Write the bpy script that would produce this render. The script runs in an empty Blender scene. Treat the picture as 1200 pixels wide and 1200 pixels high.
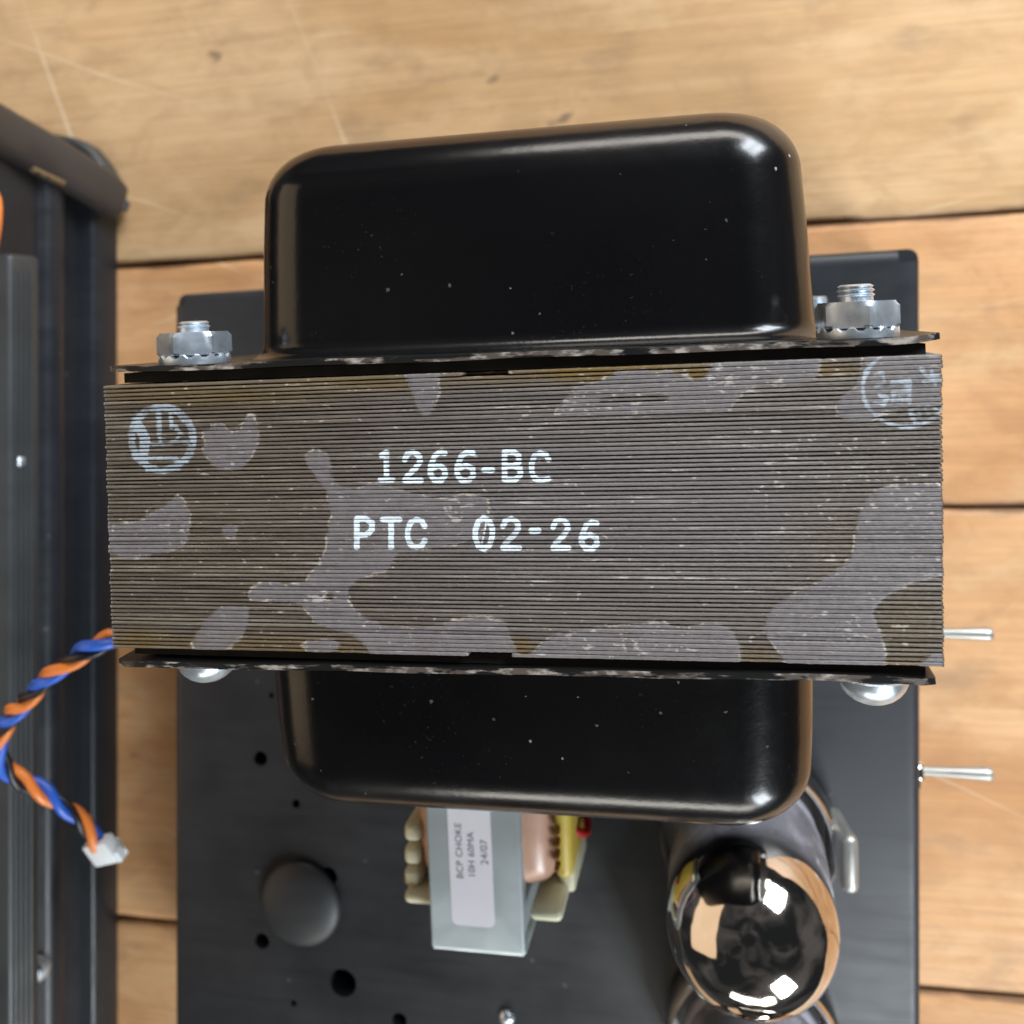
import bpy, bmesh, math, random
import numpy as np
from mathutils import Vector, Matrix

random.seed(7); rng = np.random.default_rng(11)
S = 0.001                                  # everything below is written in millimetres
scene = bpy.context.scene
col = scene.collection

# ------------------------------------------------------------------ camera
FPX, PPX, PPY = 1150.0, 600.0, 385.0       # focal length / principal point in photo pixels
VX, VY = 5500.0, 240.0
Xc = np.array([VX, VY, FPX]); Xc /= np.linalg.norm(Xc)
Yc = np.array([-VY, VX, 0.0]); Yc /= np.linalg.norm(Yc)
Zc = np.cross(Xc, Yc)
MW = np.stack([Xc, Yc, Zc], 1)             # world -> camera axes
ZTOP, ZCH = 147.0, 50.0                    # lamination top, chassis top (floor is 0)
DCAM = 128.15
ZCAM = ZTOP + DCAM

cd = bpy.data.cameras.new('camera'); cam = bpy.data.objects.new('camera', cd); col.objects.link(cam)
R = Matrix([list(r) for r in MW.T])
cam.matrix_world = Matrix.Translation((0, 0, ZCAM * S)) @ R.to_4x4()
cd.sensor_width = 36.0; cd.lens = 36.0 * FPX / 1200.0
cd.shift_y = -(600.0 - PPY) / 1200.0
cd.clip_start = 0.005; cd.clip_end = 20.0
cd.dof.use_dof = True; cd.dof.focus_distance = 0.1335; cd.dof.aperture_fstop = 24.0
scene.camera = cam
scene.render.resolution_x = scene.render.resolution_y = 1024

def P(u, v, z):
    """photo pixel + height (mm) -> world point (mm)"""
    r = MW.T @ np.array([(u - PPX) / FPX, -(v - PPY) / FPX, -1.0])
    r = r * (-(ZCAM - z) / r[2])
    return np.array([r[0], r[1], z])
def proj(p):
    p = np.asarray(p, float) - np.array([0, 0, ZCAM])
    c = p @ MW.T
    return PPX + FPX * c[..., 0] / -c[..., 2], PPY - FPX * c[..., 1] / -c[..., 2]

# ------------------------------------------------------------------ world and lamps
w = bpy.data.worlds.new('World'); scene.world = w; w.use_nodes = True
bg = w.node_tree.nodes['Background']; bg.inputs[1].default_value = 0.26
_t = w.node_tree.nodes.new('ShaderNodeTexCoord'); _n = w.node_tree.nodes.new('ShaderNodeTexNoise'); _r = w.node_tree.nodes.new('ShaderNodeValToRGB')
_n.inputs['Scale'].default_value = 1.7; _n.inputs['Detail'].default_value = 3; _n.inputs['Distortion'].default_value = 1.0      # dim, cluttered room
_r.color_ramp.elements[0].position = 0.42; _r.color_ramp.elements[0].color = (0.08, 0.09, 0.10, 1)
_r.color_ramp.elements[1].position = 0.68; _r.color_ramp.elements[1].color = (0.50, 0.48, 0.48, 1)
w.node_tree.links.new(_t.outputs['Generated'], _n.inputs['Vector']); w.node_tree.links.new(_n.outputs['Fac'], _r.inputs[0]); w.node_tree.links.new(_r.outputs[0], bg.inputs[0])
def area(name, loc, aim, sx, sy, power, color):
    l = bpy.data.lights.new(name, 'AREA'); l.shape = 'RECTANGLE'; l.size = sx; l.size_y = sy
    l.energy = power; l.color = color
    o = bpy.data.objects.new(name, l); col.objects.link(o)
    o.location = loc
    o.rotation_euler = (Vector(aim) - Vector(loc)).to_track_quat('-Z', 'Y').to_euler()
    return o
for dx, dy in ((-0.09, 0.08), (0.09, -0.08)):
    area('window_light', (0.60 + dx, 0.74 + dy, 0.62), (-0.02 + dx, -0.03 + dy, 0.1), 0.20, 0.55, 10.2, (0.86, 0.93, 1.0))
for dx, dy in ((-0.07, -0.035), (0.07, 0.035)):
    area('window_light', (0.46 + dx, -0.92 + dy, 0.62), (-0.02 + dx, -0.06 + dy, 0.1), 0.13, 0.45, 5.6, (0.88, 0.95, 1.0))
area('room_light', (0.12, 1.0, 0.42), (-0.03, 0, 0.1), 0.7, 0.24, 5.8, (1.0, 0.95, 0.88))
area('room_light', (-0.02, -1.05, 0.42), (-0.03, -0.05, 0.1), 0.6, 0.2, 3.4, (1.0, 0.97, 0.88))
area('room_light', (-0.95, 0.0, 0.62), (-0.1, -0.05, 0.1), 1.3, 0.7, 3.6, (1.0, 0.74, 0.48))  # added lamp, stands in for warm bounce from the room's left side

scene.view_settings.view_transform = 'Standard'; scene.view_settings.look = 'None'
scene.view_settings.exposure = 0.0; scene.view_settings.gamma = 1.0

# ------------------------------------------------------------------ node helpers
class NT:
    def __init__(self, name):
        m = bpy.data.materials.new(name); m.use_nodes = True
        self.m = m; self.nt = m.node_tree; self.N = self.nt.nodes; self.L = self.nt.links
        self.b = self.N['Principled BSDF']
    def n(self, t, **kw):
        o = self.N.new(t)
        for k, v in kw.items():
            if hasattr(o, k): setattr(o, k, v)
        return o
    def put(self, sock, v):
        if isinstance(v, bpy.types.NodeSocket): self.L.new(v, sock)
        else:
            if isinstance(v, tuple) and len(v) == 3 and sock.type == 'RGBA': v = (*v, 1)
            sock.default_value = v
    def coord(self, scale=(1, 1, 1), out='Object', rnd=False, rot=(0, 0, 0)):
        t = self.n('ShaderNodeTexCoord'); mp = self.n('ShaderNodeMapping')
        src = t.outputs[out]
        if rnd:
            oi = self.n('ShaderNodeObjectInfo')
            sc = self.n('ShaderNodeVectorMath', operation='SCALE'); cb = self.n('ShaderNodeCombineXYZ')
            for i in range(3): self.L.new(oi.outputs['Random'], cb.inputs[i])
            self.L.new(cb.outputs[0], sc.inputs[0]); sc.inputs['Scale'].default_value = 7.3
            ad = self.n('ShaderNodeVectorMath', operation='ADD')
            self.L.new(src, ad.inputs[0]); self.L.new(sc.outputs[0], ad.inputs[1]); src = ad.outputs[0]
        self.L.new(src, mp.inputs['Vector']); mp.inputs['Scale'].default_value = scale
        mp.inputs['Rotation'].default_value = rot
        return mp.outputs[0]
    def noise(self, vec, scale, detail=4, rough=0.55, dist=0.0):
        o = self.n('ShaderNodeTexNoise'); self.L.new(vec, o.inputs['Vector'])
        o.inputs['Scale'].default_value = scale; o.inputs['Detail'].default_value = detail
        o.inputs['Roughness'].default_value = rough; o.inputs['Distortion'].default_value = dist
        return o.outputs['Fac']
    def ramp(self, fac, a, b, lo=0.0, hi=1.0):
        o = self.n('ShaderNodeMapRange', interpolation_type='SMOOTHSTEP'); self.put(o.inputs['Value'], fac)
        for k, v in zip(('From Min', 'From Max', 'To Min', 'To Max'), (a, b, lo, hi)): self.put(o.inputs[k], v)
        return o.outputs[0]
    def math(self, op, a, b=0.0, c=None):
        o = self.n('ShaderNodeMath', operation=op); self.put(o.inputs[0], a); self.put(o.inputs[1], b)
        if c is not None: self.put(o.inputs[2], c)
        return o.outputs[0]
    def mix(self, fac, a, b):
        o = self.n('ShaderNodeMix', data_type='RGBA'); self.put(o.inputs[0], fac)
        self.put(o.inputs[6], a); self.put(o.inputs[7], b); return o.outputs[2]
    def attr(self, name):
        o = self.n('ShaderNodeAttribute'); o.attribute_name = name; return o.outputs['Fac']
    def bump(self, h, strength, dist):
        o = self.n('ShaderNodeBump'); self.put(o.inputs['Height'], h)
        o.inputs['Strength'].default_value = strength; o.inputs['Distance'].default_value = dist
        self.L.new(o.outputs[0], self.b.inputs['Normal']); return o
    def set(self, **kw):
        names = dict(color='Base Color', metal='Metallic', rough='Roughness', ior='IOR', trans='Transmission Weight',
                     coat='Coat Weight', coatr='Coat Roughness', spec='Specular IOR Level', sss='Subsurface Weight', alpha='Alpha')
        for k, v in kw.items(): self.put(self.b.inputs[names[k]], v)
        return self.m

def simple(name, color, rough=0.5, metal=0.0, var=0.25, scale=200.0, bump=0.0, **kw):
    t = NT(name); c = t.coord()
    n = t.noise(c, scale, 5)
    d = tuple(x * (1 - var) for x in color); h = tuple(min(1, x * (1 + var)) for x in color)
    t.set(color=t.mix(n, d, h), rough=t.ramp(n, 0.3, 0.7, max(0.02, rough - 0.08), rough + 0.08), metal=metal, **kw)
    if bump: t.bump(t.noise(c, scale * 4, 3), bump, 0.0002)
    return t.m

# ------------------------------------------------------------------ materials
def wood(name, lo, mid, hi):
    t = NT(name)
    c = t.coord((1, 1, 1), rnd=True)
    g = t.coord((6, 130, 40), rnd=True)
    g2 = t.coord((22, 900, 200), rnd=True)
    big = t.noise(t.coord((7, 24, 10), rnd=True), 1.0, 4, 0.55, 0.8)
    gr = t.noise(g, 1.0, 6, 0.6, 0.9)
    fine = t.noise(g2, 1.0, 5, 0.7)
    colr = t.mix(t.ramp(big, 0.32, 0.68), lo, hi)
    colr = t.mix(t.ramp(gr, 0.42, 0.66, 0, 0.6), colr, mid)
    colr = t.mix(t.ramp(fine, 0.35, 0.75, 0.0, 0.34), colr, (0.33, 0.165, 0.065))
    # pale worn bloom and grey dirt smudges
    mo = t.noise(t.coord((60, 95, 60), rnd=True), 1.0, 5, 0.65, 0.6)
    colr = t.mix(t.ramp(mo, 0.40, 0.70, 0, 0.38), colr, tuple(x * .66 for x in lo))
    bl = t.noise(t.coord((16, 30, 20), rnd=True), 1.3, 5, 0.65)
    colr = t.mix(t.ramp(bl, 0.52, 0.75, 0, 0.5), colr, (0.72, 0.52, 0.31))
    sp = t.noise(t.coord((46, 80, 60), rnd=True), 1.0, 3, 0.5)
    colr = t.mix(t.ramp(sp, 0.695, 0.76, 0, 0.7), colr, (0.14, 0.10, 0.075))
    dd = t.noise(t.coord((26, 60, 30), rnd=True), 1.0, 4, 0.6)
    colr = t.mix(t.ramp(dd, 0.56, 0.72, 0, 0.45), colr, (0.30, 0.20, 0.12))
    # scratches: two families of thin pale lines
    sc = None
    for ang, k, th in ((0.38, 34.0, 0.010), (-0.24, 21.0, 0.007), (1.2, 16.0, 0.008)):
        v = t.coord((1, 1, 1), rnd=True, rot=(0, 0, ang))
        wv = t.n('ShaderNodeTexWave'); t.L.new(v, wv.inputs['Vector']); wv.bands_direction = 'Y'
        wv.inputs['Scale'].default_value = k * 0.25; wv.inputs['Distortion'].default_value = 2.4
        wv.inputs['Detail'].default_value = 2; wv.inputs['Detail Scale'].default_value = 0.6
        ln = t.ramp(wv.outputs['Fac'], 1.0 - th * 0.14, 1.0, 0, 1)
        brk = t.ramp(t.noise(t.coord((9, 9, 9), rnd=True, rot=(0, 0, ang + 2)), 1.0, 2), 0.55, 0.66)
        q = t.math('MULTIPLY', ln, brk)
        sc = q if sc is None else t.math('MAXIMUM', sc, q)
    colr = t.mix(t.math('MULTIPLY', sc, 0.65), colr, (0.82, 0.66, 0.46))
    # crumbled dark edge along the seams
    at_ = t.attr('edge')
    en = t.noise(t.coord((60, 60, 60), rnd=True), 1.0, 4)
    ed = t.ramp(t.math('ADD', at_, t.math('MULTIPLY', t.math('SUBTRACT', en, 0.5), 0.9)), 0.62, 0.95)
    colr = t.mix(t.math('MULTIPLY', ed, 0.8), colr, (0.12, 0.055, 0.025))
    t.set(color=colr, rough=t.ramp(gr, 0.3, 0.7, 0.42, 0.62), spec=0.3)
    t.bump(t.math('ADD', t.math('MULTIPLY', gr, 0.6), t.math('MULTIPLY', fine, 0.6)), 0.25, 0.0006)
    return t.m
M = {}
M['wood_a'] = wood('worn_tan_wood', (0.54, 0.33, 0.160), (0.64, 0.41, 0.215), (0.70, 0.48, 0.275))
M['wood_b'] = wood('worn_orange_wood', (0.54, 0.27, 0.115), (0.66, 0.35, 0.158), (0.73, 0.43, 0.22))
M['under'] = simple('dark_subfloor', (0.012, 0.008, 0.005), 0.9)

def black_steel(name, base, rough, bumpy=0.12):
    t = NT(name); c = t.coord()
    n = t.noise(c, 60, 5); f = t.noise(c, 2600, 2)
    s = t.noise(t.coord((40, 400, 40)), 1.0, 4)
    colr = t.mix(n, tuple(x * .8 for x in base), tuple(x * 1.25 for x in base))
    sp = t.noise(c, 420, 2, 0.4)
    colr = t.mix(t.ramp(sp, 0.75, 0.80, 0, 0.25), colr, (0.30, 0.31, 0.33))
    t.set(color=colr, rough=t.ramp(t.math('ADD', t.math('MULTIPLY', n, .6), t.math('MULTIPLY', s, .4)), 0.3, 0.7, rough - .07, rough + .08), spec=0.5)
    t.bump(f, bumpy, 0.0001)
    return t.m
M['chassis'] = black_steel('satin_black_chassis_paint', (0.016, 0.018, 0.022), 0.45)
M['case'] = black_steel('satin_blue_black_case_paint', (0.012, 0.014, 0.018), 0.38)
M['case_grey'] = black_steel('brushed_dark_grey_panel', (0.034, 0.037, 0.039), 0.42)
M['case_bar'] = black_steel('warm_grey_black_bar', (0.034, 0.029, 0.027), 0.42)

def enamel():
    t = NT('glossy_black_enamel'); c = t.coord()
    vo = t.n('ShaderNodeTexVoronoi'); t.L.new(c, vo.inputs['Vector']); vo.inputs['Scale'].default_value = 420; nd = t.n('ShaderNodeTexNoise'); t.L.new(c, nd.inputs['Vector']); nd.inputs['Scale'].default_value = 2400; vm = t.n('ShaderNodeVectorMath', operation='MULTIPLY_ADD'); t.L.new(nd.outputs['Color'], vm.inputs[0]); vm.inputs[1].default_value = (.0006,)*3; t.L.new(c, vm.inputs[2]); t.L.new(vm.outputs[0], vo.inputs['Vector'])
    vo.inputs['Randomness'].default_value = 1.0
    rn = t.n('ShaderNodeSeparateColor'); t.L.new(vo.outputs['Color'], rn.inputs[0])
    keep = t.ramp(rn.outputs[0], 0.55, 0.62)
    size = t.ramp(rn.outputs[1], 0.3, 1.0, 0.03, 0.11)
    near = t.math('LESS_THAN', vo.outputs['Distance'], size)
    patchy = t.ramp(t.noise(c, 38, 3), 0.40, 0.60)
    dust = t.math('MULTIPLY', t.math('MULTIPLY', near, keep), t.math('ADD', 0.25, t.math('MULTIPLY', patchy, 0.75)))
    film = t.noise(c, 30, 6, 0.65)
    fine = t.ramp(t.noise(c, 1500, 2, 0.5), 0.66, 0.76)
    fd = t.math('MULTIPLY', fine, t.ramp(t.noise(c, 55, 3), 0.45, 0.7, 0, 0.10))
    colr = t.mix(t.math('MULTIPLY', dust, 0.6), (0.0035, 0.0035, 0.004), (0.5, 0.48, 0.45))
    colr = t.mix(fd, colr, (0.30, 0.29, 0.28))
    # chips down to the primer
    ch = t.ramp(t.noise(c, 120, 4, 0.6), 0.755, 0.77)
    colr = t.mix(ch, colr, (0.5, 0.47, 0.43))
    t.set(color=colr, rough=t.ramp(film, 0.3, 0.75, 0.17, 0.27), spec=0.5, coat=0.0, coatr=0.12)
    t.bump(t.math('ADD', t.noise(c, 420, 3), t.math('MULTIPLY', t.noise(c, 1500, 2), 0.3)), 0.075, 0.0004)
    return t.m
M['enamel'] = enamel()

def flange_mat():
    t = NT('chipped_black_flange'); c = t.coord()
    ge = t.n('ShaderNodeNewGeometry'); sx = t.n('ShaderNodeSeparateXYZ'); t.L.new(ge.outputs['True Normal'], sx.inputs[0])
    up = t.ramp(sx.outputs[2], 0.4, 0.8)
    n = t.noise(t.coord((130, 700, 700)), 1.0, 4, 0.6)
    bare = t.math('MULTIPLY', up, t.ramp(n, 0.47, 0.56))
    lightn = t.noise(t.coord((420, 900, 900)), 1.0, 3)
    metal = t.mix(t.ramp(lightn, 0.45, 0.68), (0.13, 0.105, 0.09), (0.55, 0.50, 0.45))
    t.set(color=t.mix(bare, (0.008, 0.008, 0.008), metal), rough=t.mix(bare, (0.33,) * 3, (0.5,) * 3), metal=t.math('MULTIPLY', bare, 0.6))
    return t.m
M['flange'] = flange_mat()
M['gap'] = simple('black_insulating_sheet', (0.004, 0.004, 0.004), 0.75)

def lam_mat():
    t = NT('lacquered_core_steel'); c = t.coord()
    sd = t.attr('patch'); ink = t.attr('ink'); stp = t.attr('stamp'); br = t.attr('amber'); hh = t.attr('ridge')
    mauve_sheen = t.attr('mauve_sheen')
    n1 = t.noise(c, 900, 3, 0.6); n2 = t.noise(t.coord((70, 1500, 1500)), 1.0, 5, 0.65)
    n3 = t.noise(t.coord((500, 1500, 1500)), 1.0, 4, 0.6)
    oi = t.n('ShaderNodeObjectInfo'); rnd = oi.outputs['Random']
    bare = t.mix(t.ramp(n2, 0.3, 0.72), (0.080, 0.064, 0.048), (0.200, 0.166, 0.130))
    bare = t.mix(t.math('MULTIPLY', rnd, 0.45), bare, (0.062, 0.050, 0.040))
    bare = t.mix(t.math('MULTIPLY', mauve_sheen, 0.95), bare, t.mix(n2, (0.090, 0.079, 0.077), (0.225, 0.203, 0.200)))
    bare = t.mix(t.math('MINIMUM', t.math('MULTIPLY', br, 0.8), 0.85), bare, t.mix(n3, (0.085, 0.050, 0.010), (0.20, 0.125, 0.028)))
    # bright streaks along the ridges
    stk = t.math('MULTIPLY', t.ramp(n2, 0.58, 0.70), t.ramp(n3, 0.44, 0.58))
    bare = t.mix(t.math('MULTIPLY', t.math('MULTIPLY', stk, hh), t.math('ADD', 0.4, t.math('MULTIPLY', mauve_sheen, 0.5))), bare, (0.55, 0.53, 0.50))
    sdn = t.math('ADD', sd, t.math('ADD', t.math('MULTIPLY', t.math('SUBTRACT', n3, 0.5), 3.6), t.math('MULTIPLY', t.math('SUBTRACT', t.noise(c, 480, 4, 0.7), 0.5), 15.0)))
    sdn = t.math('ADD', sdn, t.math('MULTIPLY', t.math('SUBTRACT', rnd, 0.5), 3.0))
    pm = t.math('MULTIPLY', t.ramp(sdn, 0.6, -0.6), t.ramp(t.noise(c, 140, 5, 0.7), 0.30, 0.52, 0.55, 1.0))
    pc = t.mix(t.math('ADD', t.math('MULTIPLY', n1, 0.5), t.math('MULTIPLY', t.noise(c, 330, 4, 0.7), 0.5)), (0.110, 0.098, 0.099), (0.215, 0.194, 0.198))
    pc = t.mix(t.ramp(n3, 0.62, 0.70, 0, 0.45), pc, (0.40, 0.37, 0.34))
    colr = t.mix(pm, bare, pc)
    rim = t.math('MULTIPLY', t.ramp(t.math('ABSOLUTE', sdn), 1.7, 0.4), t.math('MULTIPLY', t.ramp(n1, 0.40, 0.58), t.ramp(t.noise(c, 230, 3, 0.6), 0.42, 0.58)))
    colr = t.mix(t.math('MULTIPLY', rim, 0.85), colr, (0.46, 0.41, 0.34))
    fl = t.math('MULTIPLY', t.ramp(t.math('ADD', t.noise(t.coord((900, 1500, 1500)), 1.0, 2, 0.4), t.math('MULTIPLY', t.attr('crumb'), 0.10)), 0.69, 0.75), 0.5)
    colr = t.mix(fl, colr, (0.55, 0.52, 0.48))
    # white stamped ink, thinner in the grooves
    i1 = t.ramp(t.math('ADD', ink, t.math('MULTIPLY', t.math('SUBTRACT', n1, 0.5), 2.0)), 0.55, -0.55)
    i1 = t.math('MULTIPLY', i1, t.ramp(t.math('ADD', hh, t.math('MULTIPLY', n1, 0.55)), 0.40, 0.90, 0.02, 1.0))
    s1 = t.ramp(t.math('ADD', stp, t.math('MULTIPLY', t.math('SUBTRACT', n1, 0.5), 7.0)), 1.0, -1.0)
    s1 = t.math('MULTIPLY', s1, t.ramp(t.math('ADD', hh, t.math('MULTIPLY', n3, 0.9)), 0.50, 1.0, 0.0, 0.72))
    colr = t.mix(t.math('MULTIPLY', s1, t.ramp(t.noise(c, 300, 4, 0.65), 0.33, 0.6, 0.3, 1.0)), colr, (0.46, 0.54, 0.61))
    i1 = t.math('MULTIPLY', i1, t.ramp(t.noise(c, 420, 4, 0.6), 0.28, 0.5, 0.55, 1.0))
    colr = t.mix(i1, colr, t.mix(n1, (0.58, 0.68, 0.75), (0.80, 0.87, 0.90)))
    t.set(color=colr, rough=t.ramp(n1, 0.25, 0.75, 0.30, 0.52), spec=0.5, metal=0.0)
    t.bump(t.math('ADD', n1, n3), 0.5, 0.00014)
    return t.m
M['lam'] = lam_mat()
M['zinc'] = simple('bright_zinc_plate', (0.62, 0.69, 0.76), 0.33, 0.8, 0.14, 300, 0.1)
M['steel'] = simple('polished_nickel_steel', (0.78, 0.76, 0.70), 0.16, 1.0, 0.08, 200)
M['nickel'] = simple('dull_nickel_plate', (0.40, 0.395, 0.37), 0.42, 0.75, 0.08, 200)
M['tube_base'] = simple('lavender_grey_metal_base', (0.46, 0.45, 0.50), 0.34, 0.35, 0.1, 200)
M['dark_plastic'] = black_steel('satin_black_cap', (0.022, 0.024, 0.028), 0.5)
M['bakelite'] = simple('black_phenolic', (0.012, 0.011, 0.010), 0.3)
M['anode'] = simple('blackened_plate_metal', (0.36, 0.35, 0.40), 0.35, 0.6)
M['mica'] = simple('pale_mica', (0.6, 0.56, 0.48), 0.3)
M['choke_grey'] = simple('pale_grey_plated_bracket', (0.46, 0.53, 0.56), 0.36, 0.35, 0.07, 120)
M['choke_core'] = simple('dull_grey_choke_core', (0.33, 0.37, 0.40), 0.45, 0.3, 0.2, 500)
M['bobbin'] = simple('translucent_cream_nylon', (0.68, 0.66, 0.48), 0.4, 0.0, 0.1, 150)
M['tape_yellow'] = simple('yellow_winding_tape', (0.66, 0.50, 0.09), 0.4, 0.0, 0.15, 150)
M['tape_pink'] = simple('pink_copper_winding_wrap', (0.60, 0.36, 0.26), 0.35, 0.0, 0.14, 150)
M['copper'] = simple('brown_solder_pin', (0.26, 0.12, 0.03), 0.4, 0.3)
M['label'] = simple('white_paper_label', (0.74, 0.75, 0.84), 0.5, 0.0, 0.03, 300)
M['print'] = simple('faded_grey_print', (0.10, 0.11, 0.15), 0.6, 0.0, 0.3, 900)
M['blue'] = simple('blue_wire_insulation', (0.035, 0.13, 0.62), 0.38, 0.0, 0.1, 100)
M['orange'] = simple('orange_wire_insulation', (0.80, 0.23, 0.045), 0.38, 0.0, 0.1, 100)
M['blackw'] = simple('black_wire_insulation', (0.012, 0.011, 0.014), 0.35)
M['red'] = simple('red_wire_insulation', (0.42, 0.012, 0.012), 0.4)
M['conn'] = simple('white_nylon_connector', (0.78, 0.83, 0.86), 0.4, 0.0, 0.04, 200)
M['brass'] = simple('dull_nickel_screw', (0.42, 0.38, 0.29), 0.3, 1.0, 0.2, 400)
M['rubber'] = simple('black_rubber_foot', (0.010, 0.010, 0.010), 0.7)

def tube_mat():
    t = NT('getter_mirrored_glass'); c = t.coord()
    g = t.n('ShaderNodeTexCoord'); sx = t.n('ShaderNodeSeparateXYZ'); t.L.new(g.outputs['Object'], sx.inputs[0])
    z = t.math('ADD', sx.outputs[2], t.math('MULTIPLY', t.math('SUBTRACT', t.noise(c, 90, 3), 0.5), 0.005))
    f = t.ramp(z, 0.031, 0.039)
    gl = t.n('ShaderNodeBsdfGlass'); gl.inputs['IOR'].default_value = 1.08; gl.inputs['Color'].default_value = (0.95, 0.96, 0.95, 1); gl.inputs['Roughness'].default_value = 0.0
    gs = t.n('ShaderNodeBsdfGlossy'); gs.inputs['Roughness'].default_value = 0.03; gs.inputs['Color'].default_value = (0.9, 0.9, 0.9, 1)
    fr = t.n('ShaderNodeFresnel'); fr.inputs['IOR'].default_value = 1.5
    mg = t.n('ShaderNodeMixShader'); t.L.new(fr.outputs[0], mg.inputs[0]); t.L.new(gl.outputs[0], mg.inputs[1]); t.L.new(gs.outputs[0], mg.inputs[2])
    df = t.n('ShaderNodeBsdfDiffuse'); df.inputs['Color'].default_value = (0.46, 0.45, 0.50, 1)
    mh = t.n('ShaderNodeMixShader'); t.put(mh.inputs[0], t.ramp(t.noise(c, 160, 3), 0.35, 0.7, 0.18, 0.5)); t.L.new(mg.outputs[0], mh.inputs[1]); t.L.new(df.outputs[0], mh.inputs[2]); mg = mh   # diffuse grey lightens the clear glass, a pale reflection painted in
    t.bump(t.noise(c, 130, 2), 0.25, 0.0008)
    t.set(color=(0.60, 0.55, 0.50), metal=1.0, rough=0.07, coat=1.0, coatr=0.01)
    mx = t.n('ShaderNodeMixShader'); t.L.new(f, mx.inputs[0]); t.L.new(mg.outputs[0], mx.inputs[1]); t.L.new(t.b.outputs[0], mx.inputs[2])
    t.L.new(mx.outputs[0], t.N['Material Output'].inputs['Surface'])
    return t.m
M['tube'] = tube_mat()

# ------------------------------------------------------------------ mesh helpers
def mesh_obj(name, verts, faces, mat, parent=None, smooth=False):
    me = bpy.data.meshes.new(name); me.from_pydata([tuple(float(x) * S for x in v) for v in verts], [], faces); me.update()
    bm = bmesh.new(); bm.from_mesh(me); bmesh.ops.recalc_face_normals(bm, faces=bm.faces); bm.to_mesh(me); bm.free()
    return link(name, me, mat, parent, smooth)
def link(name, me, mat, parent=None, smooth=False):
    o = bpy.data.objects.new(name, me); col.objects.link(o)
    if mat is not None: me.materials.append(M[mat])
    if parent is not None: o.parent = parent; o.matrix_parent_inverse = Matrix.Translation(-Vector(wloc(parent)))
    if smooth: me.polygons.foreach_set('use_smooth', [True] * len(me.polygons))
    return o
def wloc(o):
    v = Vector(o.location)
    if o.parent is not None: v = v + Vector(wloc(o.parent)) * 0 + o.matrix_parent_inverse.translation + Vector(wloc(o.parent)) if False else v
    return v
def bm_obj(name, bm, mat, parent=None, smooth=False):
    bmesh.ops.recalc_face_normals(bm, faces=bm.faces)
    bmesh.ops.scale(bm, vec=(S, S, S), verts=bm.verts)
    me = bpy.data.meshes.new(name); bm.to_mesh(me); bm.free()
    return link(name, me, mat, parent, smooth)
def autosmooth(o, deg=35):
    me = o.data
    me.polygons.foreach_set('use_smooth', [True] * len(me.polygons))
    bm = bmesh.new(); bm.from_mesh(me)
    for e in bm.edges:
        if len(e.link_faces) == 2 and e.calc_face_angle(0) > math.radians(deg): e.smooth = False
    bm.to_mesh(me); bm.free(); return o
def box_bm(bm, c0, c1, bev=0.0, seg=2):
    x0, y0, z0 = c0; x1, y1, z1 = c1
    vs = [bm.verts.new(p) for p in ((x0, y0, z0), (x1, y0, z0), (x1, y1, z0), (x0, y1, z0), (x0, y0, z1), (x1, y0, z1), (x1, y1, z1), (x0, y1, z1))]
    fs = [bm.faces.new([vs[i] for i in f]) for f in ((0, 3, 2, 1), (4, 5, 6, 7), (0, 1, 5, 4), (1, 2, 6, 5), (2, 3, 7, 6), (3, 0, 4, 7))]
    if bev:
        es = list({e for f in fs for e in f.edges})
        bmesh.ops.bevel(bm, geom=es, offset=bev, segments=seg, profile=0.5, affect='EDGES')
    return vs
def box(name, c0, c1, mat, parent=None, bev=0.3, seg=2):
    bm = bmesh.new(); box_bm(bm, c0, c1, bev, seg)
    return autosmooth(bm_obj(name, bm, mat, parent), 40)
def prism(name, corners, z0, z1, mat, parent=None, bev=0.0, seg=3):
    bm = bmesh.new(); n = len(corners)
    lo = [bm.verts.new((p[0], p[1], z0)) for p in corners]; hi = [bm.verts.new((p[0], p[1], z1)) for p in corners]
    bm.faces.new(lo[::-1]); bm.faces.new(hi)
    for i in range(n): bm.faces.new((lo[i], lo[(i + 1) % n], hi[(i + 1) % n], hi[i]))
    if bev: bmesh.ops.bevel(bm, geom=list(bm.edges), offset=bev, segments=seg, profile=0.5, affect='EDGES')
    return autosmooth(bm_obj(name, bm, mat, parent), 40)
def lathe(name, prof, base, axis, mat, parent=None, seg=40, deg=40, jag=None):
    """prof: (r, h) pairs along axis from base"""
    ax = Vector(axis).normalized(); q = Vector((0, 0, 1)).rotation_difference(ax)
    V, F = [], []
    for r, h in prof:
        for k in range(seg):
            a = 2 * math.pi * k / seg
            hh = h + (jag(r, h, k) if jag else 0)
            V.append(tuple(Vector(base) + q @ Vector((r * math.cos(a), r * math.sin(a), hh))))
    for i in range(len(prof) - 1):
        for k in range(seg):
            a, b = i * seg + k, i * seg + (k + 1) % seg
            F.append((a, b, b + seg, a + seg))
    if prof[0][0] > 1e-4: F.append(tuple(range(seg))[::-1])
    if prof[-1][0] > 1e-4: F.append(tuple(range((len(prof) - 1) * seg, len(prof) * seg)))
    o = mesh_obj(name, V, F, mat, parent)
    bm = bmesh.new(); bm.from_mesh(o.data); bmesh.ops.remove_doubles(bm, verts=bm.verts, dist=1e-7); bmesh.ops.recalc_face_normals(bm, faces=bm.faces); bm.to_mesh(o.data); bm.free()
    return autosmooth(o, deg)
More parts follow.
